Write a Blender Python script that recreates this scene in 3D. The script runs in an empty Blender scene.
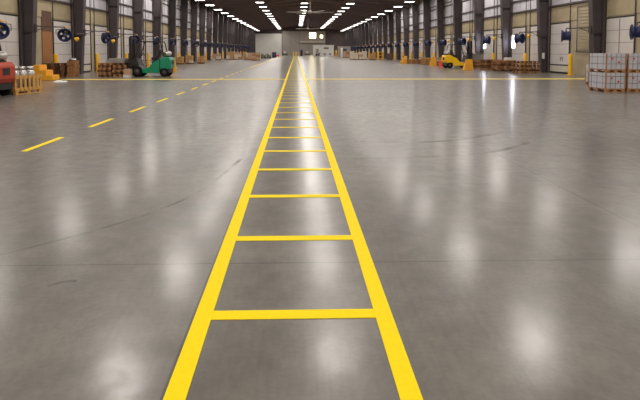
import bpy, math, random
from mathutils import Vector, Matrix
random.seed(7)
PI = math.pi
SC = bpy.context.scene
COL = SC.collection

# ------------------------------------------------------------------ mesh builder
class MB:
    def __init__(s):
        s.v = []; s.f = []; s.sm = []; s.mi = []; s.M = Matrix.Identity(4); s.cur = 0
    def add(s, vs, fs, smooth=False):
        n = len(s.v)
        s.v += [tuple(s.M @ Vector(p)) for p in vs]
        for f in fs:
            s.f.append(tuple(n + i for i in f)); s.sm.append(smooth); s.mi.append(s.cur)
    def box(s, x0, x1, y0, y1, z0, z1):
        s.add([(x0,y0,z0),(x1,y0,z0),(x1,y1,z0),(x0,y1,z0),(x0,y0,z1),(x1,y0,z1),(x1,y1,z1),(x0,y1,z1)],
              [(0,3,2,1),(4,5,6,7),(0,1,5,4),(1,2,6,5),(2,3,7,6),(3,0,4,7)])
        return s
    def cbox(s, c, d):
        return s.box(c[0]-d[0]/2, c[0]+d[0]/2, c[1]-d[1]/2, c[1]+d[1]/2, c[2]-d[2]/2, c[2]+d[2]/2)
    def bar(s, a, b, w, d=None):
        """rectangular bar from a to b"""
        a = Vector(a); b = Vector(b); d = d or w
        t = (b-a).normalized()
        u = t.cross(Vector((0,0,1)))
        if u.length < 1e-4: u = Vector((1,0,0))
        u.normalize(); k = t.cross(u).normalized()
        vs = []
        for p in (a, b):
            for (i, j) in ((-1,-1),(1,-1),(1,1),(-1,1)):
                vs.append(p + u*i*w/2 + k*j*d/2)
        s.add(vs, [(0,1,2,3),(7,6,5,4),(0,4,5,1),(1,5,6,2),(2,6,7,3),(3,7,4,0)])
        return s
    def tube(s, a, b, r, r2=None, n=12, caps=True):
        a = Vector(a); b = Vector(b); r2 = r if r2 is None else r2
        t = (b-a).normalized()
        u = t.cross(Vector((0,0,1)))
        if u.length < 1e-4: u = Vector((1,0,0))
        u.normalize(); k = t.cross(u).normalized()
        vs = []
        for p, rr in ((a, r), (b, r2)):
            for i in range(n):
                an = 2*PI*i/n
                vs.append(p + (u*math.cos(an)+k*math.sin(an))*rr)
        s.add(vs, [(i, i+n, (i+1) % n+n, (i+1) % n) for i in range(n)], True)
        if caps:
            s.add(vs, [tuple(range(n)), tuple(range(2*n-1, n-1, -1))])
        return s
    def path(s, pts, r, n=8):
        for a, b in zip(pts[:-1], pts[1:]): s.tube(a, b, r, n=n)
        return s
    def lathe(s, prof, o=(0,0,0), axis=(0,0,1), n=20):
        """prof: list of (radius, height along the axis)"""
        o = Vector(o); t = Vector(axis).normalized()
        u = t.cross(Vector((0,0,1)))
        if u.length < 1e-4: u = Vector((1,0,0))
        u.normalize(); k = t.cross(u).normalized()
        vs = []
        for r, h in prof:
            for i in range(n):
                an = 2*PI*i/n
                vs.append(o + t*h + (u*math.cos(an)+k*math.sin(an))*max(r, 1e-4))
        fs = []
        for j in range(len(prof)-1):
            for i in range(n):
                fs.append((j*n+i, j*n+n+i, j*n+n+(i+1) % n, j*n+(i+1) % n))
        s.add(vs, fs, True)
        return s
    def prism(s, poly, y0, y1):
        """poly of (x,z) extruded along y; y1 end may be given the same outline"""
        n = len(poly)
        vs = [(x, y0, z) for x, z in poly] + [(x, y1, z) for x, z in poly]
        s.add(vs, [tuple(range(n-1, -1, -1)), tuple(range(n, 2*n))] + [(i, (i+1) % n, (i+1) % n+n, i+n) for i in range(n)])
        return s
    def ring(s, o, axis, R, r, n=24, m=6):
        o = Vector(o); t = Vector(axis).normalized()
        u = t.cross(Vector((0,0,1)))
        if u.length < 1e-4: u = Vector((1,0,0))
        u.normalize(); k = t.cross(u).normalized()
        vs = []; fs = []
        for i in range(n):
            a = 2*PI*i/n; d = u*math.cos(a)+k*math.sin(a)
            for j in range(m):
                b = 2*PI*j/m
                vs.append(o + d*(R+r*math.cos(b)) + t*r*math.sin(b))
        for i in range(n):
            for j in range(m):
                fs.append((i*m+j, ((i+1) % n)*m+j, ((i+1) % n)*m+(j+1) % m, i*m+(j+1) % m))
        s.add(vs, fs, True)
        return s
    def mesh(s, name, mats):
        me = bpy.data.meshes.new(name)
        me.from_pydata(s.v, [], s.f)
        for p, f, m in zip(me.polygons, s.sm, s.mi):
            p.use_smooth = f; p.material_index = m
        for m in (mats if isinstance(mats, (list, tuple)) else [mats]): me.materials.append(m)
        me.update()
        return me
    def obj(s, name, mats, parent=None, bevel=0):
        o = bpy.data.objects.new(name, s.mesh(name, mats))
        COL.objects.link(o)
        if parent: o.parent = parent
        if bevel:
            b = o.modifiers.new('bevel', 'BEVEL'); b.width = bevel; b.segments = 2; b.limit_method = 'ANGLE'
        return o

def link(name, me, parent=None, loc=(0,0,0), rz=0):
    o = bpy.data.objects.new(name, me); COL.objects.link(o); o.location = loc; o.rotation_euler = (0,0,rz)
    if parent: o.parent = parent
    return o
def tag(o, label, cat, group=None):
    o['label'] = label; o['category'] = cat
    if group: o['group'] = group
    return o
def thing(name, label, cat, loc=(0,0,0), rz=0, group=None):
    o = bpy.data.objects.new(name, None); COL.objects.link(o)
    o.empty_display_size = .2
    o.location = loc; o.rotation_euler = (0,0,rz)
    return tag(o, label, cat, group)
def struct(o, label=None):
    o['kind'] = 'structure'
    if label: o['label'] = label
    return o
def dup(root, loc, rz=0, label=None, group=None, cat=None):
    r = root.copy(); COL.objects.link(r); r.location = loc; r.rotation_euler = (0,0,rz)
    if label: r['label'] = label
    if group: r['group'] = group
    if cat: r['category'] = cat
    for ch in list(root.children):
        c = ch.copy(); COL.objects.link(c); c.parent = r
        for g in list(ch.children):
            d = g.copy(); COL.objects.link(d); d.parent = c
    return r
ORD = ['nearest','second','third','fourth','fifth','sixth','seventh','eighth','ninth','tenth','eleventh','twelfth']

# ------------------------------------------------------------------ materials
def sl(c):
    return tuple((x/12.92 if x <= .04045 else ((x+.055)/1.055)**2.4) for x in [v/255 for v in c]) + (1,)
def mat(name, rgb, rough=.6, metal=0, var=.12, scale=6, spec=.5, bump=0, stretch=None):
    m = bpy.data.materials.new(name); m.use_nodes = True
    nt = m.node_tree; b = nt.nodes['Principled BSDF']
    b.inputs['Roughness'].default_value = rough; b.inputs['Metallic'].default_value = metal
    b.inputs['Specular IOR Level'].default_value = spec
    c = sl(rgb)
    tc = nt.nodes.new('ShaderNodeTexCoord'); no = nt.nodes.new('ShaderNodeTexNoise')
    no.inputs['Scale'].default_value = scale; no.inputs['Detail'].default_value = 5
    if stretch:
        mp = nt.nodes.new('ShaderNodeMapping'); mp.inputs['Scale'].default_value = stretch
        nt.links.new(tc.outputs['Object'], mp.inputs['Vector']); nt.links.new(mp.outputs['Vector'], no.inputs['Vector'])
    else:
        nt.links.new(tc.outputs['Object'], no.inputs['Vector'])
    r = nt.nodes.new('ShaderNodeValToRGB')
    r.color_ramp.elements[0].position = .3; r.color_ramp.elements[1].position = .72
    r.color_ramp.elements[0].color = tuple(x*(1-var) for x in c[:3])+(1,)
    r.color_ramp.elements[1].color = tuple(min(1, x*(1+var)) for x in c[:3])+(1,)
    nt.links.new(no.outputs['Fac'], r.inputs['Fac']); nt.links.new(r.outputs['Color'], b.inputs['Base Color'])
    if bump:
        bp = nt.nodes.new('ShaderNodeBump'); bp.inputs['Strength'].default_value = bump; bp.inputs['Distance'].default_value = .02
        nt.links.new(no.outputs['Fac'], bp.inputs['Height']); nt.links.new(bp.outputs['Normal'], b.inputs['Normal'])
    return m
def emis(name, rgb, strength):
    m = bpy.data.materials.new(name); m.use_nodes = True
    b = m.node_tree.nodes['Principled BSDF']
    b.inputs['Base Color'].default_value = (.8,.8,.8,1)
    b.inputs['Emission Color'].default_value = sl(rgb); b.inputs['Emission Strength'].default_value = strength
    return m

M_steel   = mat('dark_steel', (76,68,70), .65, 0, .08, 2)
M_ceil    = mat('ceiling_deck', (172,154,150), .85, 0, .1, 1, .2)
M_rafter  = mat('rafter_steel', (136,122,120), .8, 0, .08, 2, .2)
M_wall    = mat('tan_wall', (178,166,140), .8, 0, .10, 1.5, .3)
M_tan     = mat('tan_panel', (178,164,134), .75, 0, .09, 2, .3)
M_door    = mat('white_door', (214,208,204), .5, 0, .05, 1.5)
M_seam    = mat('door_seam', (120,112,108), .7)
M_plate   = mat('dock_plate', (206,200,182), .6, 0, .08, 2)
M_black   = mat('black_gap', (30,28,28), .7)
M_win     = mat('translucent_panel', (200,198,204), .5, 0, .06, 1.5)
M_mull    = mat('mullion', (112,106,108), .6)
M_yellow  = mat('yellow_enamel', (244,186,24), .45, 0, .06, 4)
M_ypaint  = mat('yellow_floor_paint', (255,226,0), .6, 0, .03, 30, .15)
M_ystep   = mat('yellow_plastic', (240,172,40), .5, 0, .06, 3)
M_blue    = mat('blue_enamel', (32,42,88), .4, 0, .1, 5)
M_blued   = mat('dark_blue_guard', (28,34,66), .45, .2, .1, 5)
M_motor   = mat('motor_grey', (70,74,90), .5)
M_black2  = mat('black_metal', (36,33,34), .55, 0, .1, 5)
M_rubber  = mat('rubber', (30,28,27), .85, 0, .12, 8, .2)
M_green   = mat('green_enamel', (20,140,104), .4, 0, .06, 3)
M_fyel    = mat('forklift_yellow', (246,196,14), .4, 0, .06, 3)
M_fred    = mat('forklift_red', (184,62,36), .45, 0, .08, 3)
M_grey    = mat('grey_hub', (92,90,88), .5)
M_alu     = mat('silver_tank', (206,204,200), .28, .85, .06, 3)
M_pal     = mat('brown_pallet', (176,130,88), .8, 0, .3, 4, .3, 0, (2,9,6))
M_pal2    = mat('dark_pallet', (120,84,60), .85, 0, .3, 4, .3, 0, (2,9,6))
M_pine    = mat('pine_wood', (214,164,92), .7, 0, .15, 4, .3, 0, (2,9,6))
M_card    = mat('cardboard', (186,146,98), .8, 0, .1, 2, .2)
M_card2   = mat('pink_cardboard', (190,158,132), .8, 0, .1, 2, .2)
M_wrapw   = mat('pale_wrap', (214,200,180), .4, 0, .08, 3)
M_carton  = mat('white_carton', (200,200,206), .6, 0, .04, 3)
M_strap   = mat('black_strap', (104,104,108), .5)
M_redmk   = mat('red_mark', (214,52,44), .6)
M_post    = mat('brown_corner_board', (168,120,82), .8)
M_ply     = mat('plywood', (166,116,74), .75, 0, .12, 2, .3, 0, (6,6,1))
M_plyd    = mat('dark_plywood', (108,82,66), .8, 0, .12, 2, .3, 0, (6,6,1))
M_gcrate  = mat('grey_sheet', (150,148,140), .6, 0, .08, 3)
M_wbox    = mat('white_box', (222,220,214), .6, 0, .04, 3)
M_red     = mat('red_plastic', (232,62,40), .5)
M_dkbl    = mat('navy_drum', (46,52,84), .5)
M_olive   = mat('olive_machine', (110,116,84), .6)
M_fanal   = mat('pale_fan_metal', (176,168,160), .5)
M_gdoor   = mat('grey_roller_door', (214,212,204), .65, 0, .04, .6)
M_gwall   = mat('grey_end_sheet', (160,152,144), .75, 0, .05, .6)
M_dwall   = mat('dark_end_wall', (84,74,72), .8, 0, .06, .8)
M_pipe    = mat('pale_beam', (196,188,172), .6)
M_housing = mat('lamp_housing', (190,188,184), .5)
M_lamp    = emis('lamp_tube', (255,247,240), 42)
M_lamp.cycles.emission_sampling = 'FRONT'
M_day     = emis('daylight_pane', (238,240,255), 14)
M_dayw    = emis('warm_daylight_pane', (255,240,190), 9)

def floor_mat():
    m = bpy.data.materials.new('polished_concrete'); m.use_nodes = True
    nt = m.node_tree; N = nt.nodes; L = nt.links; b = N['Principled BSDF']
    tc = N.new('ShaderNodeTexCoord')
    def noise(scale, detail, rough=.55, sc=(1,1,1), dist=0, rot=0):
        mp = N.new('ShaderNodeMapping'); mp.inputs['Scale'].default_value = sc; mp.inputs['Rotation'].default_value = (0,0,rot)
        L.new(tc.outputs['Object'], mp.inputs['Vector'])
        n = N.new('ShaderNodeTexNoise'); n.inputs['Scale'].default_value = scale; n.inputs['Detail'].default_value = detail
        n.inputs['Roughness'].default_value = rough; n.inputs['Distortion'].default_value = dist
        L.new(mp.outputs['Vector'], n.inputs['Vector']); return n.outputs['Fac']
    def ramp(src, p0, c0, p1, c1):
        r = N.new('ShaderNodeValToRGB'); e = r.color_ramp.elements
        e[0].position = p0; e[0].color = c0; e[1].position = p1; e[1].color = c1
        L.new(src, r.inputs['Fac']); return r.outputs['Color']
    def mul(a, bb, fac=1):
        x = N.new('ShaderNodeMix'); x.data_type = 'RGBA'; x.blend_type = 'MULTIPLY'; x.inputs['Factor'].default_value = fac
        L.new(a, x.inputs[6]); L.new(bb, x.inputs[7]); return x.outputs[2]
    g = lambda v: (v, v, v, 1)
    base = ramp(noise(.45, 6, .6), .32, sl((104,101,95)), .70, sl((132,128,120)))
    mott = ramp(noise(3.2, 6, .65), .33, g(.80), .66, g(1.08))
    spots = ramp(noise(1.7, 3, .5, (1,1,1), .6), .28, g(.72), .36, g(1))
    scr = ramp(noise(5, 4, .7, (6,.12,1)), .36, g(.88), .52, g(1))
    scr2 = ramp(noise(4, 4, .7, (7,.16,1), 0, .8), .34, g(.86), .46, g(1))
    grain = ramp(noise(26, 4, .7), .35, g(.86), .62, g(1.05))
    c = mul(mul(mul(mul(mul(base, mott), grain, .8), spots, .6), scr, .45), scr2, .45)
    # saw-cut joints of the slab
    sep = N.new('ShaderNodeSeparateXYZ'); L.new(tc.outputs['Object'], sep.inputs[0])
    def joint(out, off, pitch, half):
        a = N.new('ShaderNodeMath'); a.operation = 'SUBTRACT'; a.inputs[1].default_value = off - pitch*100.5
        L.new(out, a.inputs[0])
        d = N.new('ShaderNodeMath'); d.operation = 'MODULO'; d.inputs[1].default_value = pitch; L.new(a.outputs[0], d.inputs[0])
        e = N.new('ShaderNodeMath'); e.operation = 'SUBTRACT'; e.inputs[1].default_value = pitch/2; L.new(d.outputs[0], e.inputs[0])
        f = N.new('ShaderNodeMath'); f.operation = 'ABSOLUTE'; L.new(e.outputs[0], f.inputs[0])
        r = N.new('ShaderNodeMapRange'); r.inputs[1].default_value = half*.4; r.inputs[2].default_value = half
        r.inputs[3].default_value = .45; r.inputs[4].default_value = 1; L.new(f.outputs[0], r.inputs[0]); return r.outputs[0]
    j = N.new('ShaderNodeMath'); j.operation = 'MULTIPLY'
    L.new(joint(sep.outputs['Y'], 3.63, 2.86, .009), j.inputs[0]); L.new(joint(sep.outputs['X'], 3.06, 3.67, .010), j.inputs[1])
    jc = N.new('ShaderNodeCombineColor')
    for i in range(3): L.new(j.outputs[0], jc.inputs[i])
    c = mul(c, jc.outputs[0])
    L.new(c, b.inputs['Base Color'])
    rr = N.new('ShaderNodeMapRange'); rr.inputs[1].default_value = .3; rr.inputs[2].default_value = .7
    rr.inputs[3].default_value = .285; rr.inputs[4].default_value = .34
    L.new(noise(4.5, 4, .6), rr.inputs[0]); L.new(rr.outputs[0], b.inputs['Roughness'])
    b.inputs['Specular IOR Level'].default_value = .3
    cw = N.new('ShaderNodeMapRange'); cw.inputs[1].default_value = .36; cw.inputs[2].default_value = .64
    cw.inputs[3].default_value = .18; cw.inputs[4].default_value = .66
    L.new(noise(5.5, 6, .75), cw.inputs[0]); L.new(cw.outputs[0], b.inputs['Coat Weight'])
    b.inputs['Coat Roughness'].default_value = .17; b.inputs['Coat IOR'].default_value = 1.45
    return m
M_floor = floor_mat()

# ------------------------------------------------------------------ setting: shell
XL, XR, Y0, Y1 = -15.3, 18.4, -14.0, 180.0
XC = (XL+XR)/2; EAVE, RIDGE = 9.3, 11.0
def roof(x): return RIDGE - (RIDGE-EAVE)*abs(x-XC)/((XR-XL)/2)
struct(MB().box(XL-.3, XR+.3, Y0, Y1, -.2, 0).obj('floor', M_floor))
struct(MB().box(XL-.3, XL, Y0, Y1, 0, EAVE+.1).obj('wall_left', M_wall))
struct(MB().box(XR, XR+.3, Y0, Y1, 0, EAVE+.1).obj('wall_right', M_wall))
def gable(y0, y1): return MB().prism([(XL-.3,-.2),(XR+.3,-.2),(XR+.3,EAVE),(XC,RIDGE+.1),(XL-.3,EAVE)], y0, y1)
struct(gable(Y1, Y1+.3).obj('wall_far', M_dwall))
struct(gable(Y0-.3, Y0).obj('wall_near', M_wall))
struct(MB().prism([(XL-.3,EAVE),(XC,RIDGE),(XR+.3,EAVE),(XR+.3,EAVE+.15),(XC,RIDGE+.15),(XL-.3,EAVE+.15)], Y0, Y1).obj('ceiling', M_ceil))

# far end wall: grey roller door, grey cladding sheets, lit windows, pale beam
m = MB().box(-14.5, -5.1, Y1-.12, Y1-.003, 0, 7.7)
for k in range(1, 14): m.box(-14.5, -5.1, Y1-.14, Y1-.11, k*.55-.015, k*.55+.015)
struct(m.obj('door_1', M_gdoor))
m = MB()
x = -4.9
while x < 10.6:
    m.box(x, min(x+3.05, 10.7), Y1-.1, Y1-.003, 0, 8.6); x += 3.1
struct(m.obj('trim_1', M_gwall))
for i, (x0, x1, z0, z1) in enumerate([(4.8, 7.1, 6.1, 8.0), (8.7, 9.6, 6.2, 7.2)]):
    w = struct(MB().box(x0-.08, x1+.08, Y1-.16, Y1-.1, z0-.08, z1+.08).obj('window_%d' % (i+1), M_mull))
    MB().box(x0, x1, Y1-.2, Y1-.161, z0, z1).obj('pane', M_dayw, w)
struct(MB().box(1.4, 10.2, Y1-1.0, Y1-.5, 4.5, 5.0).box(2, 2.15, Y1-.5, Y1-.1, 4.6, 4.9).box(9.6, 9.75, Y1-.5, Y1-.1, 4.6, 4.9).obj('trim_2', M_pipe))

# long girts on both side walls
ntrim = 3
for X, s in ((XL, 1), (XR, -1)):
    for z in (4.72, 5.65, 7.0):
        xa, xb = sorted((X+s*.002, X+s*.16))
        struct(MB().box(xa, xb, Y0, Y1, z-.06, z+.06).obj('trim_%d' % ntrim, M_steel)); ntrim += 1

PITCH = 6.45
ZL, ZR = 28.3, 29.6            # first column in view on each side
NB0, NB1 = -3, 23
def bays(side): return [(n, (ZL if side < 0 else ZR) + PITCH*n) for n in range(NB0, NB1+1)]

# column (tapered I section) for the right side, x=0 at the wall face, pointing to -x
def column_mesh(s):
    m = MB(); d0, d1, H = .60, 1.12, 9.15; w = .42
    def pr(poly, y0, y1):
        poly = [(s*x, z) for x, z in poly]
        if s > 0: poly = poly[::-1]
        m.prism(poly, y0, y1)
    pr([(-d0,0),(-d1,H),(-d1+.04,H),(-d0+.04,0)][::-1], -w/2, w/2)      # inner flange
    pr([(-.18,0),(-.18,H),(-.14,H),(-.14,0)][::-1], -w/2, w/2)          # outer flange
    pr([(-d0+.04,0),(-d1+.04,H),(-.18,H),(-.18,0)][::-1], -.02, .02)    # web
    for z in (2.6, 5.2, 7.6):
        d = d0+(d1-d0)*z/H
        pr([(-d+.04,z),(-d+.04,z+.02),(-.18,z+.02),(-.18,z)], -w/2+.02, w/2-.02)
    pr([(-d0-.06,0),(-d0-.06,.03),(-.1,.03),(-.1,0)], -w/2-.04, w/2+.04)
    return m.mesh('steel_column', M_steel)
COLM = {1: column_mesh(1), -1: column_mesh(-1)}
def rafter_mesh():
    m = MB(); pts = []
    xs = [XL+.9, XC, XR-.9]
    m.prism([(XL+.02, roof(XL)-.95), (XL+1.0, roof(XL)-.62), (XC, RIDGE-.5), (XR-1.0, roof(XR)-.62), (XR-.02, roof(XR)-.95),
             (XR-.02, roof(XR)-.02), (XC, RIDGE-.02), (XL+.02, roof(XL)-.02)], -.1, .1)
    return m.mesh('roof_rafter', M_rafter)
RAFM = rafter_mesh()
def purlin_mesh():
    return None

def door_mesh():
    """dock door 2.4 m wide, local y along the wall, x=0 at the wall face, room side +x"""
    m = MB(); w = 1.2
    m.cur = 2; m.box(.001, .02, -w-.08, w+.08, 0, 3.53)          # dark frame
    m.cur = 0
    zs = [.62, 1.33, 2.04, 2.75, 3.45]
    for a, b in zip(zs[:-1], zs[1:]):
        for y0, y1 in ((-w, -.012), (.012, w)):
            m.box(.02, .05, y0, y1, a+.012, b-.012)
    m.cur = 1
    m.box(.02, .035, -w, w, .62, 3.45)
    m.cur = 3; m.box(.02, .06, -w, w, .12, .54)
    return m.mesh('dock_door', [M_door, M_seam, M_black2, M_plate])
DOORM = door_mesh()
def track_mesh():
    m = MB()
    for y in (-1.3, 1.3):
        m.box(.03, .09, y-.025, y+.025, .1, 7.6)
    m.tube((.1, -1.35, 7.4), (.1, 1.35, 7.4), .05, n=8)
    return m.mesh('door_track', M_steel)
TRACKM = track_mesh()
def window_mesh():
    m = MB(); w = 2.85
    m.cur = 0
    for (z0, z1) in ((4.8, 5.58), (5.73, 6.92), (7.08, 8.5)):
        n = 4
        for k in range(n):
            a = -w + 2*w*k/n; b = -w + 2*w*(k+1)/n
            m.box(.004, .05, a+.03, b-.03, z0, z1)
    m.cur = 1; m.box(.004, .03, -w, w, 4.8, 8.5)
    return m.mesh('window', [M_win, M_mull])
WINM = window_mesh()
J=0
PANELM = MB().box(.003, .04, -2.85, 2.85, 3.6, 4.62).box(.003, .06, -2.85, -2.8, 3.55, 4.66).mesh('header_panel', M_tan)

nd, nw = 2, 3
door_at = {}
for side in (-1, 1):
    X = XL if side < 0 else XR
    rz = 0 if side < 0 else PI
    for n, y in bays(side):
        c = struct(link('steel_column', COLM[side], None, (X, y, 0)))
        ymid = y + PITCH/2
        if ymid+3 > Y1: continue
        w = struct(link('window_%d' % nw, WINM, None, (X, ymid, 0), rz)); nw += 1
        link('header_panel', PANELM, w)
        for k, dy in ((0, -1.66), (1, 1.66)):
            if n == 0 and k == 0: continue        # plywood panel (left) and louvred panel (right) here
            d = struct(link('door_%d' % nd, DOORM, None, (X, ymid+dy, 0), rz)); nd += 1
            link('door_track', TRACKM, d)
            door_at[(side, n, k)] = d
for n in range(NB0, NB1+1):
    struct(link('trim_%d' % ntrim, RAFM, None, (0, (ZL+ZR)/2+PITCH*n, 0))); ntrim += 1

# daylight panes in two dock doors, number marks, pull strap
for n in (1, 2):
    d = door_at[(1, n, 1)]
    m = MB().box(.052, .075, -1.16, -.55, 1.75, 2.9)
    f = m.obj('pane_frame', M_mull, d)
    MB().box(.0755, .085, -1.12, -.59, 1.79, 2.86).obj('pane', M_day, f)
d = door_at[(1, 0, 1)]
m = MB()                       # dark digits low on the door
def seg(a, b): m.bar((.056, a[0], a[1]), (.056, b[0], b[1]), .045, .006)
seg((.50,.86),(.50,1.16)); seg((.50,1.16),(.57,1.08))
seg((.30,1.16),(.36,.99)); seg((.36,.99),(.16,.99)); seg((.21,1.16),(.21,.86))
m.obj('door_number', M_seam, d)
d = door_at[(1, -1, 1)]
m = MB().box(.052, .062, -.03, .03, 1.0, 3.4)
m.bar((.057, 0, 1.02), (.057, -.28, .80), .05, .01); m.bar((.057, 0, 1.02), (.057, .28, .80), .05, .01)
m.obj('pull_strap', M_seam, d)
# louvred panel on the right wall, plywood panel on the left wall
yb = ZR+.35
m = MB(); m.cur = 0; m.box(XR-.04, XR-.001, yb+.95, yb+2.35, 1.6, 4.4)
m.cur = 1
for k in range(13): m.box(XR-.07, XR-.04, yb+1.02, yb+2.28, 1.7+k*.205, 1.83+k*.205)
m.cur = 2; m.box(XR-.08, XR-.001, yb+.9, yb+.95, 1.55, 4.45).box(XR-.08, XR-.001, yb+2.35, yb+2.4, 1.55, 4.45)
m.box(XR-.08, XR-.001, yb+.9, yb+2.4, 4.4, 4.45).box(XR-.08, XR-.001, yb+.6, yb+2.6, 1.5, 1.55)
struct(m.obj('trim_99', [M_tan, M_wall, M_mull]), 'tall tan louvred panel in the right wall beside the near yellow bollard')
t = thing('plywood_panel', 'tall two-tone brown plywood panel leaning on the left wall', 'panel', (XL, 31.15, 0))
MB().box(.012, .05, -.62, .60, .9, 2.75).box(.012,.05,-.62,-.5,0,.9).box(.012,.05,.48,.6,0,.9).obj('lower_sheet', M_ply, t)
o = MB().box(.012, .05, -.62, .60, 2.752, 4.0).obj('upper_sheet', M_plyd, t); o['label'] = 'dark brown upper sheet'

# ------------------------------------------------------------------ ceiling lamps
def lamp_proto():
    t = thing('ceiling_lamp', '-', 'ceiling lamp')
    MB().prism([(-.74,.02),(-.66,.16),(.66,.16),(.74,.02)][::-1], -.53, .53).obj('housing', M_housing, t)
    m = MB()
    a, b, z0, z1 = .62, .50, -.02, .019
    m.add([(-a,-b,z0),(a,-b,z0),(a,b,z0),(-a,b,z0)], [(0,3,2,1)])            # glowing face of the lamp
    m.cur = 1
    m.add([(-a,-b,z0),(a,-b,z0),(a,b,z0),(-a,b,z0),(-a,-b,z1),(a,-b,z1),(a,b,z1),(-a,b,z1)], [(4,5,6,7),(0,1,5,4),(1,2,6,5),(2,3,7,6),(3,0,4,7)])
    m.obj('diffuser', [M_lamp, M_housing], t)
    for x in (-.5, .5): MB().tube((x,0,.1605), (x,0,.62), .012, n=6).obj('hanger', M_steel, t)
    return t
LP = None
ROWS = [(-13.05, 8.47, 4.7, 'left outer', 69), (-5.75, 9.25, .2, 'left inner', 79), (1.55, 10.12, 2.7, 'middle', 88),
        (8.85, 9.25, 1.9, 'right inner', 80), (16.15, 8.52, 7.2, 'right outer', 69)]
for x, z, ph, nm, yin in ROWS:
    y = ph - 8*2; k = 0
    while y < Y1-3:
        if LP is None: LP = lamp_proto(); o = LP
        else: o = dup(LP, (0,0,0))
        o.location = (x, y, z)
        g = 'lamps of the %s ceiling row' % nm
        if y < yin:
            o['label'] = 'lit lamp of the %s ceiling row, overhead and nearer than the visible ones' % nm; o['group'] = g + ' above the photo'
        else:
            if k < 7: o['label'] = '%s visible lit lamp of the %s ceiling row' % (ORD[k], nm); o['group'] = g
            else: o['label'] = 'far lit ceiling lamp merging into the glowing end of the %s row' % nm; o['group'] = 'far ' + g
            k += 1
        y += 8

# big slow ceiling fans
def hvls():
    t = thing('ceiling_fan', 'large pale ceiling fan hanging in front of the middle lamp row', 'ceiling fan')
    MB().tube((0,0,.25),(0,0,3.4),.06).box(-.2,.2,-.2,.2,3.25,3.38).obj('drop_rod', M_fanal, t)
    MB().lathe([(0,-.2),(.3,-.2),(.36,-.05),(.36,.1),(.2,.26),(0,.26)]).obj('hub', M_fanal, t)
    for k in range(6):
        a = 2*PI*k/6+.05
        m = MB(); m.M = Matrix.Rotation(a, 4, 'Z') @ Matrix.Rotation(.2, 4, 'X')
        m.box(.3, 3.65, -.11, .11, -.03, .03)
        m.obj('blade', M_fanal, t)
    return t
f = hvls(); f.location = (2.2, 78, 7.55)
dup(f, (3.3, 136, 7.55), .3, 'distant pale ceiling fan low over the far end of the walkway')

# ------------------------------------------------------------------ floor markings
T = .004
t = thing('walkway_marking', 'yellow ladder-striped walkway painted down the middle of the grey floor', 'floor marking', (0,0,0))
MB().box(-.601, -.499, -2, 146, .0005, T).obj('side_line', M_ypaint, t)
MB().box(.468, .57, -2, 146, .0005, T).obj('side_line', M_ypaint, t)
RM = MB().box(-.4985, .4675, -.05, .05, .0005, T-.0003).mesh('rung', M_ypaint)
ys = [2.9+1.216*k for k in range(-1, 118)]
for y in ys[:99]: link('rung', RM, t, (0, y, 0))
m = MB()
for y in ys[99:]: m.box(-.4985, .4675, y-.05, y+.05, .0005, T-.0003)
o = m.obj('rung', M_ypaint, t); o['kind'] = 'stuff'
DM = MB().box(-.05, .05, -.64, .64, .0005, T).mesh('lane_dash', M_ypaint)
for k in range(-1, 16):
    y = 8.48+2.5*k
    o = link('lane_dash', DM, None, (-4.25, y, 0))
    if k == -1: l, g = 'yellow lane dash left of the walkway, just outside the left photo edge', 'dash outside'
    elif k < 8: l, g = '%s yellow dash of the broken lane line left of the walkway' % ORD[k], 'yellow dashes of the left lane line'
    else: l, g = 'far small yellow dash of the broken lane line beyond the cross band', 'far yellow dashes of the left lane line'
    tag(o, l, 'floor marking', g)
tag(MB().box(-4.31, -4.19, 47.2, 146, .0005, T).obj('lane_line', M_ypaint), 'far unbroken yellow line running from the last dash to the far end', 'floor marking')
M_band = mat('worn_yellow_paint', (236,212,96), .6, 0, .10, 3, .15)
tag(MB().box(-12.75, -.603, 27.25, 27.95, .0005, T).obj('cross_band', M_band), 'pale worn yellow band across the floor left of the walkway', 'floor marking')
tag(MB().box(.572, 17.6, 27.25, 27.95, .0005, T).obj('cross_band', M_band), 'pale worn yellow band across the floor right of the walkway', 'floor marking')

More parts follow.
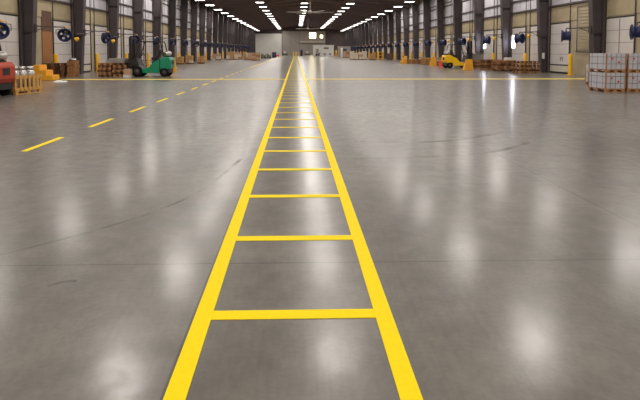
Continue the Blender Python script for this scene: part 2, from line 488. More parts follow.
# tyre marks: thin dark scuffs
def mark_mat():
    m = mat('tyre_rubber_scuff', (86,80,74), .35, 0, .05, 3)
    nt = m.node_tree; b = nt.nodes['Principled BSDF']
    tc = nt.nodes.new('ShaderNodeTexCoord'); n = nt.nodes.new('ShaderNodeTexNoise'); n.inputs['Scale'].default_value = 2.2; n.inputs['Detail'].default_value = 5
    nt.links.new(tc.outputs['Object'], n.inputs['Vector'])
    r = nt.nodes.new('ShaderNodeMapRange'); r.inputs[1].default_value = .4; r.inputs[2].default_value = .7; r.inputs[3].default_value = 0; r.inputs[4].default_value = .55
    nt.links.new(n.outputs['Fac'], r.inputs[0]); nt.links.new(r.outputs[0], b.inputs['Alpha'])
    return m
M_mark = mark_mat()
def tyre(pts, w, label, n=28):
    P = []
    for i in range(n+1):
        u = i/n; k = len(pts)-1; s = min(int(u*k), k-1); f = u*k-s
        p = [pts[max(s-1,0)], pts[s], pts[s+1], pts[min(s+2,k)]]
        q = []
        for c in (0, 1):
            a, b, c2, d = p[0][c], p[1][c], p[2][c], p[3][c]
            q.append(.5*((2*b)+(-a+c2)*f+(2*a-5*b+4*c2-d)*f*f+(-a+3*b-3*c2+d)*f**3))
        P.append(Vector((q[0], q[1], 0)))
    vs = []; fs = []
    for i, p in enumerate(P):
        t = (P[min(i+1,n)]-P[max(i-1,0)]).normalized(); q = Vector((-t.y, t.x, 0))
        vs += [p+q*w/2+Vector((0,0,.001)), p-q*w/2+Vector((0,0,.001))]
    for i in range(n): fs.append((2*i, 2*i+1, 2*i+3, 2*i+2))
    m = MB(); m.add(vs, fs)
    tag(m.obj('tyre_mark', M_mark), label, 'tyre mark')
tyre([(.8,7.2),(1.9,7.3),(3.0,7.6),(4.0,8.4)], .10, 'dark curved tyre mark just right of the walkway')
tyre([(1.0,8.6),(2.2,8.5),(3.0,8.8),(3.9,9.4)], .12, 'second curved tyre mark beyond the first, right of the walkway')
tyre([(-1.66,3.30),(-1.58,3.36),(-1.50,3.37)], .035, 'small dark smudge on the floor well left of the walkway', 8)
tyre([(-3.4,3.2),(-2.2,3.9),(-1.2,5.2),(-.8,7.2)], .05, 'long thin diagonal scuff on the floor left of the walkway')

# ------------------------------------------------------------------ dock fans, dock lights, bollards
def fan_proto(side, phi, head=True):
    """bracket at the origin on the column face; side -1 left wall, +1 right wall"""
    s = -side
    t = thing('dock_fan', '-', 'fan')
    tip = Vector((s*.9, 1.0 if side > 0 else 1.5, 0)); c = tip + Vector((0,0,-.46))
    m = MB().tube((0,0,0), tip, .035, n=8).tube((0,0,-.25), tip*.45, .022, n=8).box(-.05,.05,-.08,.08,-.35,.1)
    m.obj('swing_arm', M_steel, t)
    ax = Vector((math.cos(phi), math.sin(phi), 0))
    q = Vector((-ax.y, ax.x, 0))
    m = MB().tube(tip, tip+Vector((0,0,-.1)), .03, n=8)
    m.path([tip+Vector((0,0,-.1)), c+q*.45+Vector((0,0,.3)), c+q*.45], .02, 6); m.path([tip+Vector((0,0,-.1)), c-q*.45+Vector((0,0,.3)), c-q*.45], .02, 6)
    m.obj('yoke', M_steel, t)
    R = .38 if side < 0 else .36; d = .14 if side < 0 else .25
    m = MB().lathe([(R-.03,-d),(R+.02,-d),(R+.02,-d+.05),(R-.08,-d+.1),(R-.08,d-.1),(R+.02,d-.05),(R+.02,d),(R-.03,d),(R-.11,d-.09),(R-.11,-d+.09),(R-.03,-d)], c, ax, 24)
    drum = m.obj('drum', M_blue, t)
    m = MB()
    for sg in (-1, 1):
        o = c+ax*d*sg
        for rr in (R-.02, R*.68, R*.36): m.ring(o, ax, rr, .010, 24, 4)
        for k in range(8):
            a = 2*PI*k/8; dd = q*math.cos(a)+Vector((0,0,1))*math.sin(a)
            m.tube(o+dd*.05, o+dd*(R-.01), .008, n=4)
    m.obj('guard', M_blued, t)
    MB().lathe([(0,-.16),(.09,-.16),(.11,-.1),(.11,.1),(.06,.16),(0,.16)], c, ax, 12).obj('motor', M_motor, t)
    for k in range(4):
        a = 2*PI*k/4+.4; dd = q*math.cos(a)+Vector((0,0,1))*math.sin(a); e = dd.cross(ax)
        m = MB(); p0 = c+dd*.1; p1 = c+dd*.27
        m.add([p0-e*.05-ax*.03, p0+e*.05+ax*.03, p1+e*.10+ax*.05, p1-e*.10-ax*.05, p0-e*.05-ax*.02, p0+e*.05+ax*.04, p1+e*.10+ax*.06, p1-e*.10-ax*.04],
              [(0,3,2,1),(4,5,6,7),(0,1,5,4),(1,2,6,5),(2,3,7,6),(3,0,4,7)])
        m.obj('blade', M_blued, t)
    if head:
        q2 = tip+Vector((.0,-.42,0))
        m = MB().tube(tip*.6, tip*.6+Vector((0,0,-.1)), .018, n=8)
        p = tip*.6+Vector((0,0,-.1)) if side > 0 else tip+Vector((0,.55,-.1))
        if side < 0: m = MB().tube(tip, tip+Vector((0,.55,0)), .03, n=8).tube(tip+Vector((0,.55,0)), p, .018, n=8)
        m.tube(p, p+Vector((.0,-.25,-.12)), .018, n=8)
        m.lathe([(0,-.10),(.06,-.10),(.11,-.04),(.14,.08),(.14,.10),(.12,.10),(0,.04)], p+Vector((0,-.28,-.2)), (.5,-.7,-.4), 14)
        o = m.obj('lamp_head', M_yellow, t); o['label'] = 'yellow lamp head'
    return t
def light_proto(side, dy):
    s = -side
    t = thing('dock_light', '-', 'lamp')
    tip = Vector((s*.3, dy, -.05))
    MB().tube((0,0,0), tip, .025, n=8).box(-.04,.04,-.06,.06,-.1,.1).tube(tip, tip+Vector((0,0,-.3)), .02, n=8).obj('lamp_arm', M_steel, t)
    MB().lathe([(0,-.12),(.07,-.12),(.12,-.05),(.15,.08),(.15,.10),(.13,.10),(0,.04)], tip+Vector((0,0,-.36)), (-s*.8,0,-.4), 14).obj('lamp_head', M_yellow, t)
    return t
FANP = {}
PH = {-1: [-1.05, -1.15, -.3, -.8], 1: [-.4, -.45, -.9, -.7]}
LIGHTP = {}
BOLP = None
for side in (-1, 1):
    wn = 'left' if side < 0 else 'right'
    X = (XL+.82) if side < 0 else (XR-.82)
    XW = XL if side < 0 else XR
    for n, y in bays(side):
        if n < -1 or y > 150: continue
        j = n+1
        vi = j if j < 4 else 2+j % 2
        if (side, vi) not in FANP: FANP[(side, vi)] = fan_proto(side, PH[side][vi], side < 0 or vi > 1); o = FANP[(side, vi)]
        else: o = dup(FANP[(side, vi)], (0,0,0))
        o.location = (X, y, 2.95)
        if j < 8:
            o['label'] = '%s blue dock fan along the %s wall' % (ORD[j], wn); o['group'] = 'blue dock fans of the %s wall' % wn
        else:
            o['label'] = 'tiny far blue dock fan in the row along the %s wall' % wn; o['group'] = 'far dock fans of the %s wall' % wn
        for kk, dy, z in ((0, 1.5, 2.93), (1, -1.65, 2.74)):
            if side > 0 or kk == 0 or j < 2: continue
            if (side, kk) not in LIGHTP: LIGHTP[(side, kk)] = light_proto(side, dy if side < 0 else 2.1); q = LIGHTP[(side, kk)]
            else: q = dup(LIGHTP[(side, kk)], (0,0,0))
            q.location = (X, y-.27, z)
            w2 = 'beyond' if kk == 0 else 'just before'
            if j < 8: q['label'] = 'yellow dock lamp %s the %s steel column on the %s wall' % (w2, ORD[j-1], wn); q['group'] = 'yellow dock lamps of the %s wall' % wn
            else: q['label'] = 'tiny far yellow dock lamp %s its column on the %s wall' % (w2, wn); q['group'] = 'far dock lamps %s of the %s wall' % (w2, wn)
        # bollard between the two doors of the bay
        if BOLP is None:
            BOLP = thing('bollard', '-', 'bollard')
            MB().lathe([(.13,0),(.13,1.3),(.11,1.35),(.05,1.38),(0,1.385)], n=16).obj('post', M_yellow, BOLP)
            MB().box(-.17,.17,-.17,.17,0,.02).obj('base_plate', M_yellow, BOLP)
            b = BOLP
        else: b = dup(BOLP, (0,0,0))
        b.location = (XW-side*.5, y+PITCH/2+(-.6 if side > 0 else -.3), 0)
        if j == 0: b['label'] = 'yellow bollard of the %s wall before the nearest visible one' % wn
        elif j < 9:
            b['label'] = '%s yellow bollard between dock doors along the %s wall' % (ORD[j-1], wn); b['group'] = 'yellow bollards of the %s wall' % wn
        else:
            b['label'] = 'tiny far yellow bollard between dock doors along the %s wall' % wn; b['group'] = 'far yellow bollards of the %s wall' % wn

tag(MB().box(17.80, 17.94, 35.70, 35.82, 1.0, 1.42).box(17.83, 17.91, 35.68, 35.70, 1.1, 1.3).obj('switch_box', M_wbox), 'small white switch box on the second steel column of the right wall', 'switch box')

# ------------------------------------------------------------------ forklifts (face local +x)
def wheel(name, t, x, y, r, w):
    m = MB().lathe([(r*.55,-w/2),(r*.92,-w/2),(r,-w/2+.04),(r,w/2-.04),(r*.92,w/2),(r*.55,w/2)], (x,y,r), (0,1,0), 24)
    o = m.obj(name, M_rubber, t)
    MB().lathe([(0,-w/2+.03),(r*.2,-w/2+.02),(r*.25,-w/2+.05),(r*.56,-w/2+.04),(r*.56,w/2-.04),(r*.25,w/2-.05),(r*.2,w/2-.02),(0,w/2-.03)], (x,y,r), (0,1,0), 20).obj('hub', M_grey, o)
def forklift(label, mbody, loc, rz, tank=True, guard=True):
    t = thing('forklift', label, 'forklift', loc, rz)
    W = .56
    # chassis: floor frame and cowl
    m = MB().prism([(-.62,.22),(.38,.22),(.44,.40),(.40,.50),(.14,.53),(-.02,.60),(-.25,.88),(-.62,1.04)], -W, W)
    m.obj('chassis', mbody, t, .025)
    MB().prism([(.41,.38),(.5,.36),(.74,.66),(1.03,.66),(1.03,1.0),(.86,1.12),(.74,1.12),(.62,.66),(.44,.50)], -W+.04, W-.04).obj('cowl', M_black2, t, .02)
    m = MB().prism([(-1.30,.62),(-1.22,.46),(-.63,.46),(-.63,1.10),(-.98,1.20),(-1.20,1.18),(-1.30,1.05)], -W+.02, W-.02)
    cw = m.obj('counterweight', mbody, t, .05)
    MB().box(-1.315,-1.295,-.18,.18,.74,.98).obj('radiator_grille', M_black2, cw)
    MB().box(-1.20,-.64,-W+.08,W-.08,.24,.455).obj('rear_axle', M_black2, t)
    MB().prism([(-.62,1.045),(-.25,.885),(-.12,.80),(-.10,.90),(-.24,.99),(-.56,1.12)], -.40, .40).obj('engine_hood', M_black2, t, .01)
    m = MB().prism([(-.52,1.12),(-.5,1.22),(-.06,1.17),(-.06,1.05),(-.2,1.0)], -.24, .24)
    m.prism([(-.52,1.16),(-.66,1.62),(-.58,1.66),(-.42,1.2)], -.24, .24)
    m.obj('seat', M_black2, t, .02)
    m = MB().tube((.72,0,1.1),(.50,0,1.38),.025,n=8).ring((.49,0,1.39),(-.62,0,.78),.17,.014,20,6)
    for k in range(3): m.tube((.49,0,1.39),(.49+.13*math.cos(2.1*k),.165*math.sin(2.1*k),1.39+.10*math.cos(2.1*k)),.008,n=6)
    m.obj('steering_wheel', M_black2, t)
    m = MB()
    for y in (.12, .2, .28): m.tube((.74,-y,1.1),(.68,-y,1.36),.01,n=6).lathe([(0,-.03),(.025,-.02),(.025,.02),(0,.03)],(.68,-y,1.38),n=8)
    m.obj('control_lever', M_black2, t)
    if guard:
        m = MB()
        for y in (-.48, .48):
            m.path([(.84,y,1.05),(.55,y,2.06),(.48,y,2.12)], .035, 8)
            m.path([(-.92,y,1.12),(-.72,y,2.06),(-.66,y,2.12)], .035, 8)
            m.bar((.50,y,2.12),(-.68,y,2.12),.06,.06)
        for k in range(9):
            x = -.66+k*.145; m.bar((x,-.48,2.13),(x,.48,2.13),.035,.03)
        m.obj('overhead_guard', M_black2, t)
    # mast
    m = MB()
    for y in (-.36, .36):
        m.box(1.06,1.22,y-.05,y+.05,.12,2.40).box(1.09,1.19,y*.75-.04,y*.75+.04,.14,2.45)
    for z in (.25, 1.15, 2.28): m.box(1.08,1.18,-.40,.40,z,z+.12)
    m.box(1.10,1.14,-.30,.30,.35,1.2)
    m.tube((1.12,0,.2),(1.12,0,2.0),.05,n=10)
    for y in (-.15,.15): m.tube((1.05,y,.3),(1.05,y,2.0),.03,n=8)
    m.path([(.95,-.3,.72),(1.08,-.3,1.0)],.04,8).path([(.95,.3,.72),(1.08,.3,1.0)],.04,8)
    m.obj('mast', M_black2, t)
    m = MB().box(1.21,1.27,-.5,.5,.16,.28).box(1.21,1.27,-.5,.5,.52,.64)
    for k in range(7):
        y = -.48+.16*k; m.box(1.22,1.25,y-.015,y+.015,.64,1.42)
    m.box(1.22,1.25,-.5,.5,1.38,1.42)
    m.obj('load_backrest', M_black2, t)
    for y in (-.28, .28):
        MB().prism([(1.28,.60),(1.33,.60),(1.33,.085),(2.3,.07),(2.3,.05),(1.28,.03)], y-.06, y+.06).obj('fork', M_black2, t)
    for y in (-.52, .52):
        wheel('front_wheel', t, .72, y*.98, .33, .22)
        wheel('rear_wheel', t, -.90, y*.90, .27, .18)
    if tank:
        MB().lathe([(0,-.42),(.10,-.40),(.16,-.33),(.165,-.28),(.165,.28),(.16,.33),(.10,.40),(0,.42)], (-1.0,0,1.40), (0,1,0), 20).obj('propane_tank', M_alu, t)
        MB().box(-1.16,-.84,-.25,.25,1.19,1.24).box(-1.1,-1.06,-.2,.2,1.24,1.30).box(-.94,-.90,-.2,.2,1.24,1.30).obj('tank_bracket', M_black2, t)
    return t
forklift('green forklift facing left with a silver tank on its back', M_green, (-8.88, 30.95, 0), PI)
forklift('yellow forklift parked among yellow step blocks by the right wall', M_fyel, (14.72, 45.3, 0), .08)
forklift('red forklift at the left edge of the photo, only its rear showing', M_fred, (-11.18, 17.35, 0), PI-.05)

# ------------------------------------------------------------------ pallets
def pallet_mesh(w, d, h=.14, name='pallet', m_=None):
    m = MB(); n = 7
    for k in range(n):
        x = -w/2+.06+(w-.12)*k/(n-1); m.box(x-.055, x+.055, -d/2, d/2, h-.022, h)
    for y in (-d/2+.05, 0, d/2-.05):
        m.box(-w/2, w/2, y-.045, y+.045, h-.044, h-.0222)
        m.box(-w/2, w/2, y-.045, y+.045, 0, .022)
        for x in (-w/2+.07, 0, w/2-.07): m.box(x-.07, x+.07, y-.045, y+.045, .0222, h-.0442)
    return m.mesh(name, m_ or M_pal)
PA = pallet_mesh(1.5, 1.1); PA2 = pallet_mesh(1.42, 1.05, .14, 'pallet', M_pal2); PB = pallet_mesh(.8, 1.1); PC = pallet_mesh(.8, 1.1, .14, 'pallet', M_pal2); PD = pallet_mesh(.5, .55)
PE = pallet_mesh(1.2, 1.0, .14, 'pallet', M_pal2); PP = pallet_mesh(1.2, 1.0, .14, 'pallet', M_pine)
NUM = ['bottom','second','third','fourth','fifth','sixth','seventh','eighth']
def stack(mes, x, y, n, rz, desc, group, z0=0, J=.04):
    for k in range(n):
        me = mes if not isinstance(mes, list) else mes[k % len(mes)]
        o = link('pallet', me, None, (x+random.uniform(-J,J), y+random.uniform(-J,J), z0+k*.1405), rz+random.uniform(-J,J)*1.3)
        if n == 1: l = 'single wooden pallet %s' % desc
        else: l = '%s wooden pallet %s %s' % ('topmost' if k == n-1 else NUM[k], 'of' if k == n-1 else 'from the floor in', desc)
        tag(o, l, 'pallet', group)
    return z0+n*.1405
# left
z1 = stack([PC, PB], -11.52, 30.95, 6, 0, 'the left stack before the green forklift', 'pallets beside the green forklift')
z2 = stack([PB, PC], -10.66, 30.98, 6, 0, 'the right stack before the green forklift', 'pallets beside the green forklift')
t = tag(MB().box(-11.5,-10.4,30.5,31.5,z1+.004,z1+.10).box(-11.35,-10.35,30.55,31.5,z1+.104,z1+.27).obj('sheet_bundle', M_gcrate), 'flat grey bundle of sheets lying on the pallets by the green forklift', 'bundle')
tag(MB().box(-10.14,-9.78,29.55,29.95,.001,.16).obj('foam_block', M_wbox), 'white block on the floor in front of the green forklift', 'block')
tag(MB().box(-10.12,-9.74,29.57,29.95,.162,.50).obj('carton', M_card2), 'small brown carton on the white block before the green forklift', 'carton')
stack(PE, -14.36, 30.3, 6, .06, 'the dark stack under the plywood panel', 'dark pallets by the left wall')
zz = stack(PD, -13.42, 30.4, 7, 0, 'the narrow light stack by the left wall', 'light pallets by the left wall')
m = MB().lathe([(0,.0),(.2,.0),(.23,.05),(.17,.13),(.08,.16),(0,.165)], (0,0,0), n=9)
o = m.obj('plastic_bag', M_alu); o.location = (-13.42, 30.4, zz+.003); tag(o, 'small silver bag on the narrow pallet stack by the left wall', 'bag')
m = MB()
n = 9
vs = []; fs = []
for i in range(n):
    for jj in range(n):
        u = i/(n-1)-.5; v = jj/(n-1)-.5; e = max(0, 1-4*(u*u+v*v))
        vs.append((u*.62, v*.6, .004+e*(.03+random.uniform(0,.10))))
for i in range(n-1):
    for jj in range(n-1): fs.append((i*n+jj, (i+1)*n+jj, (i+1)*n+jj+1, i*n+jj+1))
m.add(vs, fs); o = m.obj('plastic_sheet', M_wbox); o.location = (-11.9, 25.5, 0); tag(o, 'crumpled white plastic on the floor near the left yellow steps', 'plastic sheet')

# right pallet stacks
G = 'pallets by the right wall'
s1 = stack([PA, PA2], 16.30, 35.1, 6, .05, 'the nearest wide stack by the right wall', G, 0, .07)
s2 = stack([PA2,PA,PA], 16.05, 38.3, 6, -.05, 'the second wide stack by the right wall', G, 0, .07)
s3 = stack([PA,PA2,PA2], 16.2, 41.2, 6, .04, 'the third wide stack by the right wall', G, 0, .07)
s4 = stack([PA,PA2], 16.7, 44.6-.2, 5, 0, 'the fourth wide stack by the right wall', G, 0, .07)
s5 = stack(PE, 17.0, 47.2, 5, 0, 'the stack under the grey bin', G)
t = thing('grey_bin', 'grey sheet-metal bin on the pallets right of the yellow forklift', 'bin', (17.0, 47.2, s5+.003))
m = MB().box(-.62,.62,-.5,-.47,0,.55).box(-.62,.62,.47,.5,0,.55).box(-.62,-.59,-.468,.468,0,.55).box(.59,.62,-.468,.468,0,.55).box(-.588,.588,-.468,.468,0,.03)
m.obj('body', M_gcrate, t); MB().box(-.65,.65,-.54,.54,.551,.60).obj('lid', M_gcrate, t)
o = MB().box(-.3,.3,-.25,.25,0,.2).obj('carton', M_wbox, None, .01); o.location = (16.45, 38.3, s2+.004); tag(o, 'flat white carton on the second pallet stack by the right wall', 'carton')
G2 = 'low pallets behind the yellow forklift'
stack([PA,PP], 15.6, 52.5, 4, .1, 'the low stack behind the forklift', G2)
stack([PA,PP], 15.0, 56.4, 5, -.1, 'the second low stack behind the forklift', G2)
stack(PA, 14.3, 60.3, 4, .1, 'the third low stack behind the forklift', G2)
stack(PP, 16.4, 62.5, 5, .0, 'the farthest low stack by the right wall', G2)
stack([PP], 17.0, 56.5, 6, 0, 'the low stack against the right wall', G2)

# ------------------------------------------------------------------ yellow step blocks (rise towards local -x)
def steps(label, loc, rz, w=.8, k=1.0, prof=True, L=None):
    t = thing('step_block', label, 'steps', loc, rz)
    m = MB(); L, H, n = L or 1.0*k, .82*k, 3
    def half(z): return (w/2)*(1-.30*z/H) if not prof else w/2
    for i in range(n):
        z0, z1 = H*i/n, H*(i+1)/n
        x0, x1 = -L/2, L/2-L*i/n
        a, b = half(z0), half(z1)
        m.add([(x0,-a,z0),(x1,-a,z0),(x1,a,z0),(x0,a,z0),(x0,-b,z1),(x1-.02,-b,z1),(x1-.02,b,z1),(x0,b,z1)],
              [(0,3,2,1),(4,5,6,7),(0,1,5,4),(1,2,6,5),(2,3,7,6),(3,0,4,7)])
    m.obj('step_body', M_ystep, t, .02)
    m = MB()
    for i in range(n):
        b = half(H*(i+1)/n)
        m.box(L/2-L*i/n-L*.28, L/2-L*i/n-.05, -b+.05, b-.05, H*(i+1)/n, H*(i+1)/n+.006)
    m.obj('tread', M_ystep, t)
    return t
steps('orange-yellow step block with three steps by the left wall behind the cage', (-13.38, 27.15, 0), 0)
steps('orange-yellow step block standing just right of the green forklift', (-9.28, 37.8, 0), PI/2, .5, 1.28, True, .5)
steps('orange-yellow step block in front of the mast of the yellow forklift', (14.08, 40.6, 0), PI/2, .76, 1.08, False, .5)
steps('far orange-yellow step block sloping up to the right by the low pallets', (13.4, 62.0, 0), PI, .6, 1.1, True, .8)
steps('orange-yellow step block beside the red cone behind the yellow forklift', (14.3, 51.9, 0), PI/2, .62, 1.15, False, .5)
t = thing('traffic_cone', 'red cone on the floor behind the rear of the yellow forklift', 'cone', (14.12, 48.5, 0))
MB().lathe([(.19,.03),(.16,.1),(.07,.62),(.05,.66),(0,.66)], n=18).obj('cone_body', M_red, t)
MB().box(-.22,.22,-.22,.22,0,.03).obj('base', M_red, t)

# ------------------------------------------------------------------ propane cage with cylinders
t = thing('pallet_cage', 'low yellowish wooden slatted cage holding silver tanks at far left', 'cage', (-10.35, 18.72, 0), -.2)
# local: aisle side at +x, length along y
for x in (-.48, .48):
    for y in (-.63, .63): MB().box(x-.04, x+.04, y-.04, y+.04, .145, .68).obj('corner_post', M_pine, t)
m = MB()
for x in (-.48, 0, .48): m.box(x-.05, x+.05, -.66, .66, .10, .122).box(x-.05, x+.05, -.66, .66, 0, .022)
for x in (-.48, 0, .48):
    for y in (-.59, 0, .59): m.box(x-.05, x+.05, y-.07, y+.07, .0222, .0998)
for k in range(8):
    y = -.60+1.2*k/7; m.box(-.53, .53, y-.065, y+.065, .1222, .144)
m.obj('pallet_base', M_pine, t)
m = MB()
for x in (-.53, .53):
    m.box(x-.014, x+.014, -.67, .67, .56, .68).box(x-.014, x+.014, -.67, .67, .12, .25).box(x-.014,x+.014,-.67,.67,0,.035)
for y in (-.682, .682):
    m.box(-.54, .54, y-.012, y+.012, .58, .68).box(-.54, .54, y-.012, y+.012, .15, .24)
m.obj('rail', M_pine, t)
for k in range(5):
    y = -.43+.215*k
    MB().box(.546, .566, y-.05, y+.05, .15, .66).obj('slat', M_pine, t)
def tank_proto():
    o = thing('gas_cylinder', '-', 'gas cylinder')
    MB().lathe([(0,.0),(.12,.0),(.155,.05),(.155,.60),(.13,.69),(.07,.74),(.03,.75),(.03,.78),(0,.78)], n=20).obj('tank', M_alu, o)
    MB().lathe([(.11,.72),(.115,.72),(.115,.85),(.11,.85),(.105,.72)], n=18).obj('collar', M_alu, o)
    return o
TP = None
base = Matrix.Translation((-10.35, 18.72, 0)) @ Matrix.Rotation(-.2, 4, 'Z')
for i, xx in enumerate((.28, -.1)):
    for k in range(3):
        if TP is None: TP = tank_proto(); o = TP
        else: o = dup(TP, (0,0,0))
        p = base @ Vector((xx, -.42+.40*k, .145)); o.location = p
        tag(o, '%s silver gas cylinder in the %s row of the wooden cage' % (['left','middle','right'][k], ['front','back'][i]), 'gas cylinder', 'silver cylinders in the wooden cage')

# ------------------------------------------------------------------ strapped white loads on the right
def load_proto():
    t = thing('pallet_load', '-', 'pallet load')
    w, d = .76, 1.10
    link('pallet', pallet_mesh(w, d, .13, 'pallet', M_pal), t)
    z0, H = .1305, .60
    cx, cy, cz = 2, 3, 2
    for i in range(cx):
        for jj in range(cy):
            for k in range(cz):
                x0 = -w/2+w*i/cx; y0 = -d/2+d*jj/cy; a = z0+H*k/cz
                c = MB().box(x0+.004, x0+w/cx-.004, y0+.004, y0+d/cy-.004, a+.002, a+H/cz-.003).obj('carton', M_carton, t, .006)
    m = MB(); e = .004
    for x in (-.19, .0, .19): m.box(x-.006,x+.006,-d/2-e,-d/2+.002,z0,z0+H).box(x-.008,x+.008,d/2-.002,d/2+e,z0,z0+H).box(x-.008,x+.008,-d/2,d/2,z0+H-.001,z0+H+e)
    for y in (-.36, .0, .36): m.box(-w/2-e,-w/2+.002,y-.008,y+.008,z0,z0+H).box(w/2-.002,w/2+e,y-.008,y+.008,z0,z0+H)
    for z in (.20, .46):
        m.box(-w/2,w/2,-d/2-e-.001,-d/2,z0+z,z0+z+.016).box(-w/2,w/2,d/2,d/2+e,z0+z,z0+z+.016)
        m.box(-w/2-e,-w/2,-d/2,d/2,z0+z,z0+z+.016).box(w/2,w/2+e,-d/2,d/2,z0+z,z0+z+.016)
    m.obj('strap', M_strap, t)
    for sx in (-1, 1):
        for sy in (-1, 1):
            m = MB(); x = sx*w/2; y = sy*d/2
            xa, xb = sorted((x-sx*.03, x+sx*.012)); m.box(xa, xb, *sorted((y+sy*.005, y+sy*.014)), z0, z0+H)
            ya, yb2 = sorted((y-sy*.03, y+sy*.014)); m.box(*sorted((x+sx*.005, x+sx*.012)), ya, yb2, z0, z0+H)
            m.obj('corner_board', M_post, t)
    for (x, z) in ((-.15, .40), (.11, .27)):
        m = MB(); n = 14
        m.tube((x, -d/2-.007, z0+z), (x, -d/2+.003, z0+z), .036, n=14); m.obj('red_mark', M_redmk, t)
    return t
LPR = None
spots = [(12.13, 19.22, 0, 'bottom load of the nearest front stack of white strapped cartons at right'),
         (12.13, 19.22, 1, 'top load of the nearest front stack of white strapped cartons at right'),
         (12.98, 19.24, 0, 'bottom load of white strapped cartons cut by the right photo edge'),
         (12.98, 19.24, 1, 'top load of white strapped cartons cut by the right photo edge'),
         (13.83, 19.26, 0, 'bottom white carton load just outside the right photo edge'),
         (13.83, 19.26, 1, 'top white carton load just outside the right photo edge'),
         (13.98, 22.6, 0, 'white strapped carton load mostly hidden behind the front stacks at right')]
for x, y, k, l in spots:
    if LPR is None: LPR = load_proto(); o = LPR
    else: o = dup(LPR, (0,0,0))
    o.location = (x, y, k*.737); o.rotation_euler = (0,0,0)
    tag(o, l, 'pallet load', 'white strapped carton loads')
tag(MB().box(13.62,14.34,22.07,23.13,.738,.92).obj('carton', M_carton, None, .01), 'low white carton on the load hidden behind the front stacks', 'carton')

# ------------------------------------------------------------------ far goods along the walls
def goods(label, x, y, w, d, h, mt, group, pal=M_pal2, rz=0, split=2):
    t = thing('pallet_load', label, 'pallet load', (x, y, 0), rz, group)
    link('pallet', pallet_mesh(w, d, .14, 'pallet', pal), t)
    nx = split
    for i in range(nx):
        hh = (h-.14)*random.uniform(.78, 1.05); nz = random.choice((2, 3))
        for k in range(nz):
            e = random.uniform(0, .03); q = mt if random.random() < .7 else random.choice((M_card, M_card2, M_wrapw, M_ply))
            MB().box(-w/2+w*i/nx+.01+e, -w/2+w*(i+1)/nx-.01, -d/2+.02+e, d/2-.02, .143+hh*k/nz, .14+hh*(k+1)/nz).obj('carton', q, t, .012)
    return t
g = 'pallet loads along the left wall'
goods('tan carton load by the left wall just right of the tall step block', -13.55, 58.8, .75, .9, 1.0, M_card, g)
goods('second tan carton load by the left wall beyond the step block', -12.75, 60.2, .8, .9, 1.0, M_card, g)
goods('third tan carton load by the left wall, standing apart', -11.7, 61.9, .8, .9, .95, M_card, g)
goods('brown carton load before the group of far tan loads on the left', -13.4, 85, 1.3, 1.1, 1.3, M_card2, g)
tag(MB().box(-13.9,-13.5,83.3,83.6,.001,.25).obj('carton', M_wbox, None, .01), 'tiny white carton on the floor before the far left loads', 'carton')
g = 'far tan pallet loads on the left'
for i, (x, y, h, mt, l) in enumerate([(-11.6,88.5,1.55,M_card,'far tan carton load, first from the left wall in the long row'),
        (-10.2,88.8,1.4,M_card2,'far pinkish carton load, second from the left wall in the long row'),
        (-8.8,89.0,1.45,M_card,'far tan carton load, third from the left wall in the long row'),
        (-7.65,86.0,1.45,M_card2,'far pinkish carton load at the aisle end of the long row'),
        (-6.3,79.8,1.35,M_card,'tan carton load on a dark pallet nearest the lane line on the left')]):
    goods(l, x, y, 1.2, 1.1, h, mt, g, M_pal2)
for i, (x, l) in enumerate([(-6.7, 'olive green machine on the floor behind the tan loads, left one'), (-5.6, 'olive green machine on the floor behind the tan loads, right one')]):
    t = thing('floor_machine', l, 'machine', (x, 103, 0))
    MB().box(-.45,.45,-.4,.4,.2,.7).prism([(-.4,.7),(.1,.7),(-.1,1.0),(-.4,1.0)], -.3, .3).obj('body', M_olive, t, .03)
    for sx in (-.3, .3): MB().lathe([(0,-.45),(.18,-.45),(.2,-.4),(.2,.4),(.18,.45),(0,.45)], (sx,0,.2), (0,1,0), 14).obj('roller', M_black2, t)
    MB().path([(.4,-.2,.7),(.55,-.2,1.05),(.55,.2,1.05),(.4,.2,.7)], .03, 6).obj('handle', M_black2, t)
t = thing('drum', 'dark navy drum on the floor by the far grey roller door', 'drum', (-5.05, 116, 0))
MB().lathe([(0,0),(.48,0),(.5,.05),(.5,.4),(.52,.43),(.5,.46),(.5,.82),(.52,.85),(.5,.88),(.5,1.25),(.46,1.28),(0,1.28)], n=24).obj('body', M_dkbl, t)
MB().lathe([(0,0),(.07,0),(.07,.05),(0,.05)], (.25,0,1.28), n=10).obj('cap', M_grey, t)
t = thing('hand_cart', 'red cart on the floor right of the dark drum at the far end', 'cart', (-4.45, 121, 0))
MB().box(-.42,.42,-.35,.35,.22,.62).obj('tub', M_red, t, .03)
for sx in (-.3,.3):
    for sy in (-.28,.28): MB().lathe([(0,-.04),(.1,-.04),(.1,.04),(0,.04)], (sx,sy,.1), (0,1,0), 12).obj('wheel', M_rubber, t)
MB().path([(-.38,-.3,.6),(-.42,-.3,1.05),(-.42,.3,1.05),(-.38,.3,.6)], .025, 6).box(-.3,.3,-.2,.2,.22-.02,.22).obj('handle', M_wbox, t)

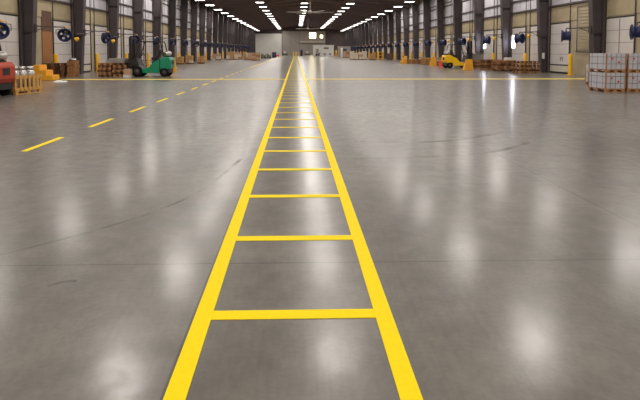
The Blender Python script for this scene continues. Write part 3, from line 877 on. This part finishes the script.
g = 'pale pallet loads at far right'
goods('brown carton load by the grey enclosure at far right', 11.0, 110, 1.3, 1.1, 1.45, M_card2, g)
goods('pale wrapped load in the far right row, nearest the walkway', 10.05, 86.6, 1.35, 1.1, 1.5, M_wrapw, g)
goods('pale wrapped load in the far right row, second from the walkway', 11.55, 86.6, 1.4, 1.1, 1.65, M_wrapw, g)
goods('tan carton load in the far right row before the yellow rack', 12.95, 84.6, 1.0, 1.0, 1.3, M_card, g)
t = thing('yellow_rack', 'yellow upright rack beside the far right pallet loads', 'rack', (14.6, 86, 0))
m = MB()
for sx in (-.4,.4):
    for sy in (-.4,.4): m.box(sx-.05,sx+.05,sy-.05,sy+.05,0,1.4)
m.obj('post', M_yellow, t)
for z in (.2, .75, 1.32): MB().box(-.349,.349,-.45,.45,z,z+.08).obj('shelf', M_yellow, t)
o = MB().box(-.42,.42,-.4,.4,.05,1.15).box(-.4,-.3,-.35,.35,0,.05).box(.3,.4,-.35,.35,0,.05).obj('dark_crate', M_plyd, None, .02); o.location = (15.95, 85, 0); tag(o, 'dark brown crate right of the yellow rack at far right', 'crate')

# office cabin at the far end
t = thing('office_cabin', 'small white office cabin on the floor at the far end', 'cabin', (8.08, 148, 0))
MB().box(-2.97,2.97,-2,2,0,3.1).obj('walls', M_wbox, t)
MB().box(-3.07,3.07,-2.1,2.1,3.102,3.25).obj('roof', M_wbox, t)
MB().box(-2.35,-1.45,-2.05,-2.002,.05,2.15).obj('door', M_gwall, t)
MB().box(.05,1.45,-2.05,-2.002,2.05,2.6).obj('sign', M_seam, t)
for x in (.3, 1.9): MB().box(x-.35,x+.35,-2.04,-2.002,.3,.9).obj('vent', M_gcrate, t)
t = thing('hand_cart', 'black cart parked before the door of the white office cabin', 'cart', (6.35, 144.3, 0))
MB().prism([(-.75,.35),(.3,.35),(.75,.95),(.55,1.05),(.1,.6),(-.75,.6)], -.4, .4).obj('tub', M_black2, t, .02)
for sx in (-.5,.3):
    for sy in (-.35,.35): MB().lathe([(0,-.05),(.18,-.05),(.18,.05),(0,.05)], (sx,sy,.18), (0,1,0), 12).obj('wheel', M_rubber, t)
def post(name, label, cat, loc, r, h, mt):
    o = MB().lathe([(r,0),(r,h-.05),(r*.7,h),(0,h)], n=14).box(-r-.06,r+.06,-r-.06,r+.06,0,.02).obj(name, mt); o.location = loc
    return tag(o, label, cat)
post('bollard', 'yellow post right of the white office cabin', 'bollard', (11.75, 147, 0), .28, 1.75, M_yellow)
post('bollard', 'left yellow post at the far end of the walkway', 'bollard', (-.75, 148.5, 0), .14, 1.2, M_yellow)
post('bollard', 'middle yellow post at the far end of the walkway', 'bollard', (0, 148.5, 0), .14, 1.2, M_yellow)
post('bollard', 'right yellow post at the far end of the walkway', 'bollard', (.75, 148.5, 0), .14, 1.2, M_yellow)
post('white_post', 'white post before the grey enclosure at far right', 'post', (11.2, 122.5, 0), .22, 2.3, M_wbox)
t = thing('grey_enclosure', 'grey boarded enclosure behind the far right pallet loads', 'enclosure', (12.3, 128, 0))
MB().box(-1.5,1.5,-1.5,1.5,0,2.6).obj('walls', M_gwall, t); MB().box(-1.56,1.56,-1.56,1.56,2.602,2.72).obj('roof', M_gwall, t)
MB().box(-.4,.5,-1.55,-1.502,0,2.1).obj('door', M_dwall, t)
t = thing('blue_cabinet', 'narrow blue cabinet by the far end wall right of the walkway end', 'cabinet', (1.65, 150, 0))
MB().box(-.35,.35,-.3,.3,0,1.85).obj('body', M_blue, t, .02); MB().box(-.3,.3,-.33,-.302,.08,1.78).obj('door', M_blued, t)
for i, (x, l) in enumerate([(-3.35, 'dark workbench with a white top box left of the walkway end'), (3.4, 'dark workbench with a white top box left of the office cabin')]):
    t = thing('workbench', l, 'workbench', (x, 151, 0))
    MB().box(-.8,.8,-.4,.4,.85,.93).obj('bench_top', M_black2, t)
    for sx in (-.7,.7):
        for sy in (-.33,.33): MB().box(sx-.05,sx+.05,sy-.05,sy+.05,0,.85).obj('leg', M_black2, t)
    MB().box(-.6,.6,-.3,.3,.25,.6).obj('shelf', M_dwall, t)
    tag(MB().box(x-.35,x+.35,150.8,151.2,.932,1.4).obj('carton', M_wbox), 'white box standing on the far workbench %s' % ('left of the walkway end' if i == 0 else 'near the office cabin'), 'box')

# ------------------------------------------------------------------ world, camera, view
w = bpy.data.worlds.new('world'); SC.world = w; w.use_nodes = True
w.node_tree.nodes['Background'].inputs[0].default_value = (.05,.05,.055,1); w.node_tree.nodes['Background'].inputs[1].default_value = .2
cam = bpy.data.cameras.new('camera'); co = bpy.data.objects.new('camera', cam); COL.objects.link(co)
cam.sensor_fit = 'HORIZONTAL'; cam.sensor_width = 36; cam.lens = 500/640*36
cam.shift_x = 12/640; cam.shift_y = -122/640
cam.clip_end = 500; cam.clip_start = .05
co.location = (0, 0, 1.57)
co.rotation_euler = (PI/2-math.radians(3.1138), 0, -math.radians(1.3728))
SC.camera = co
SC.view_settings.view_transform = 'Standard'; SC.view_settings.look = 'None'
SC.view_settings.gamma = 1; SC.view_settings.use_curve_mapping = False
SC.view_settings.exposure = 0.36
c = SC.cycles
c.max_bounces = 8; c.diffuse_bounces = 5; c.glossy_bounces = 4
c.sample_clamp_indirect = 3
c.sample_clamp_direct = 9
c.caustics_reflective = False
c.blur_glossy = 1.0
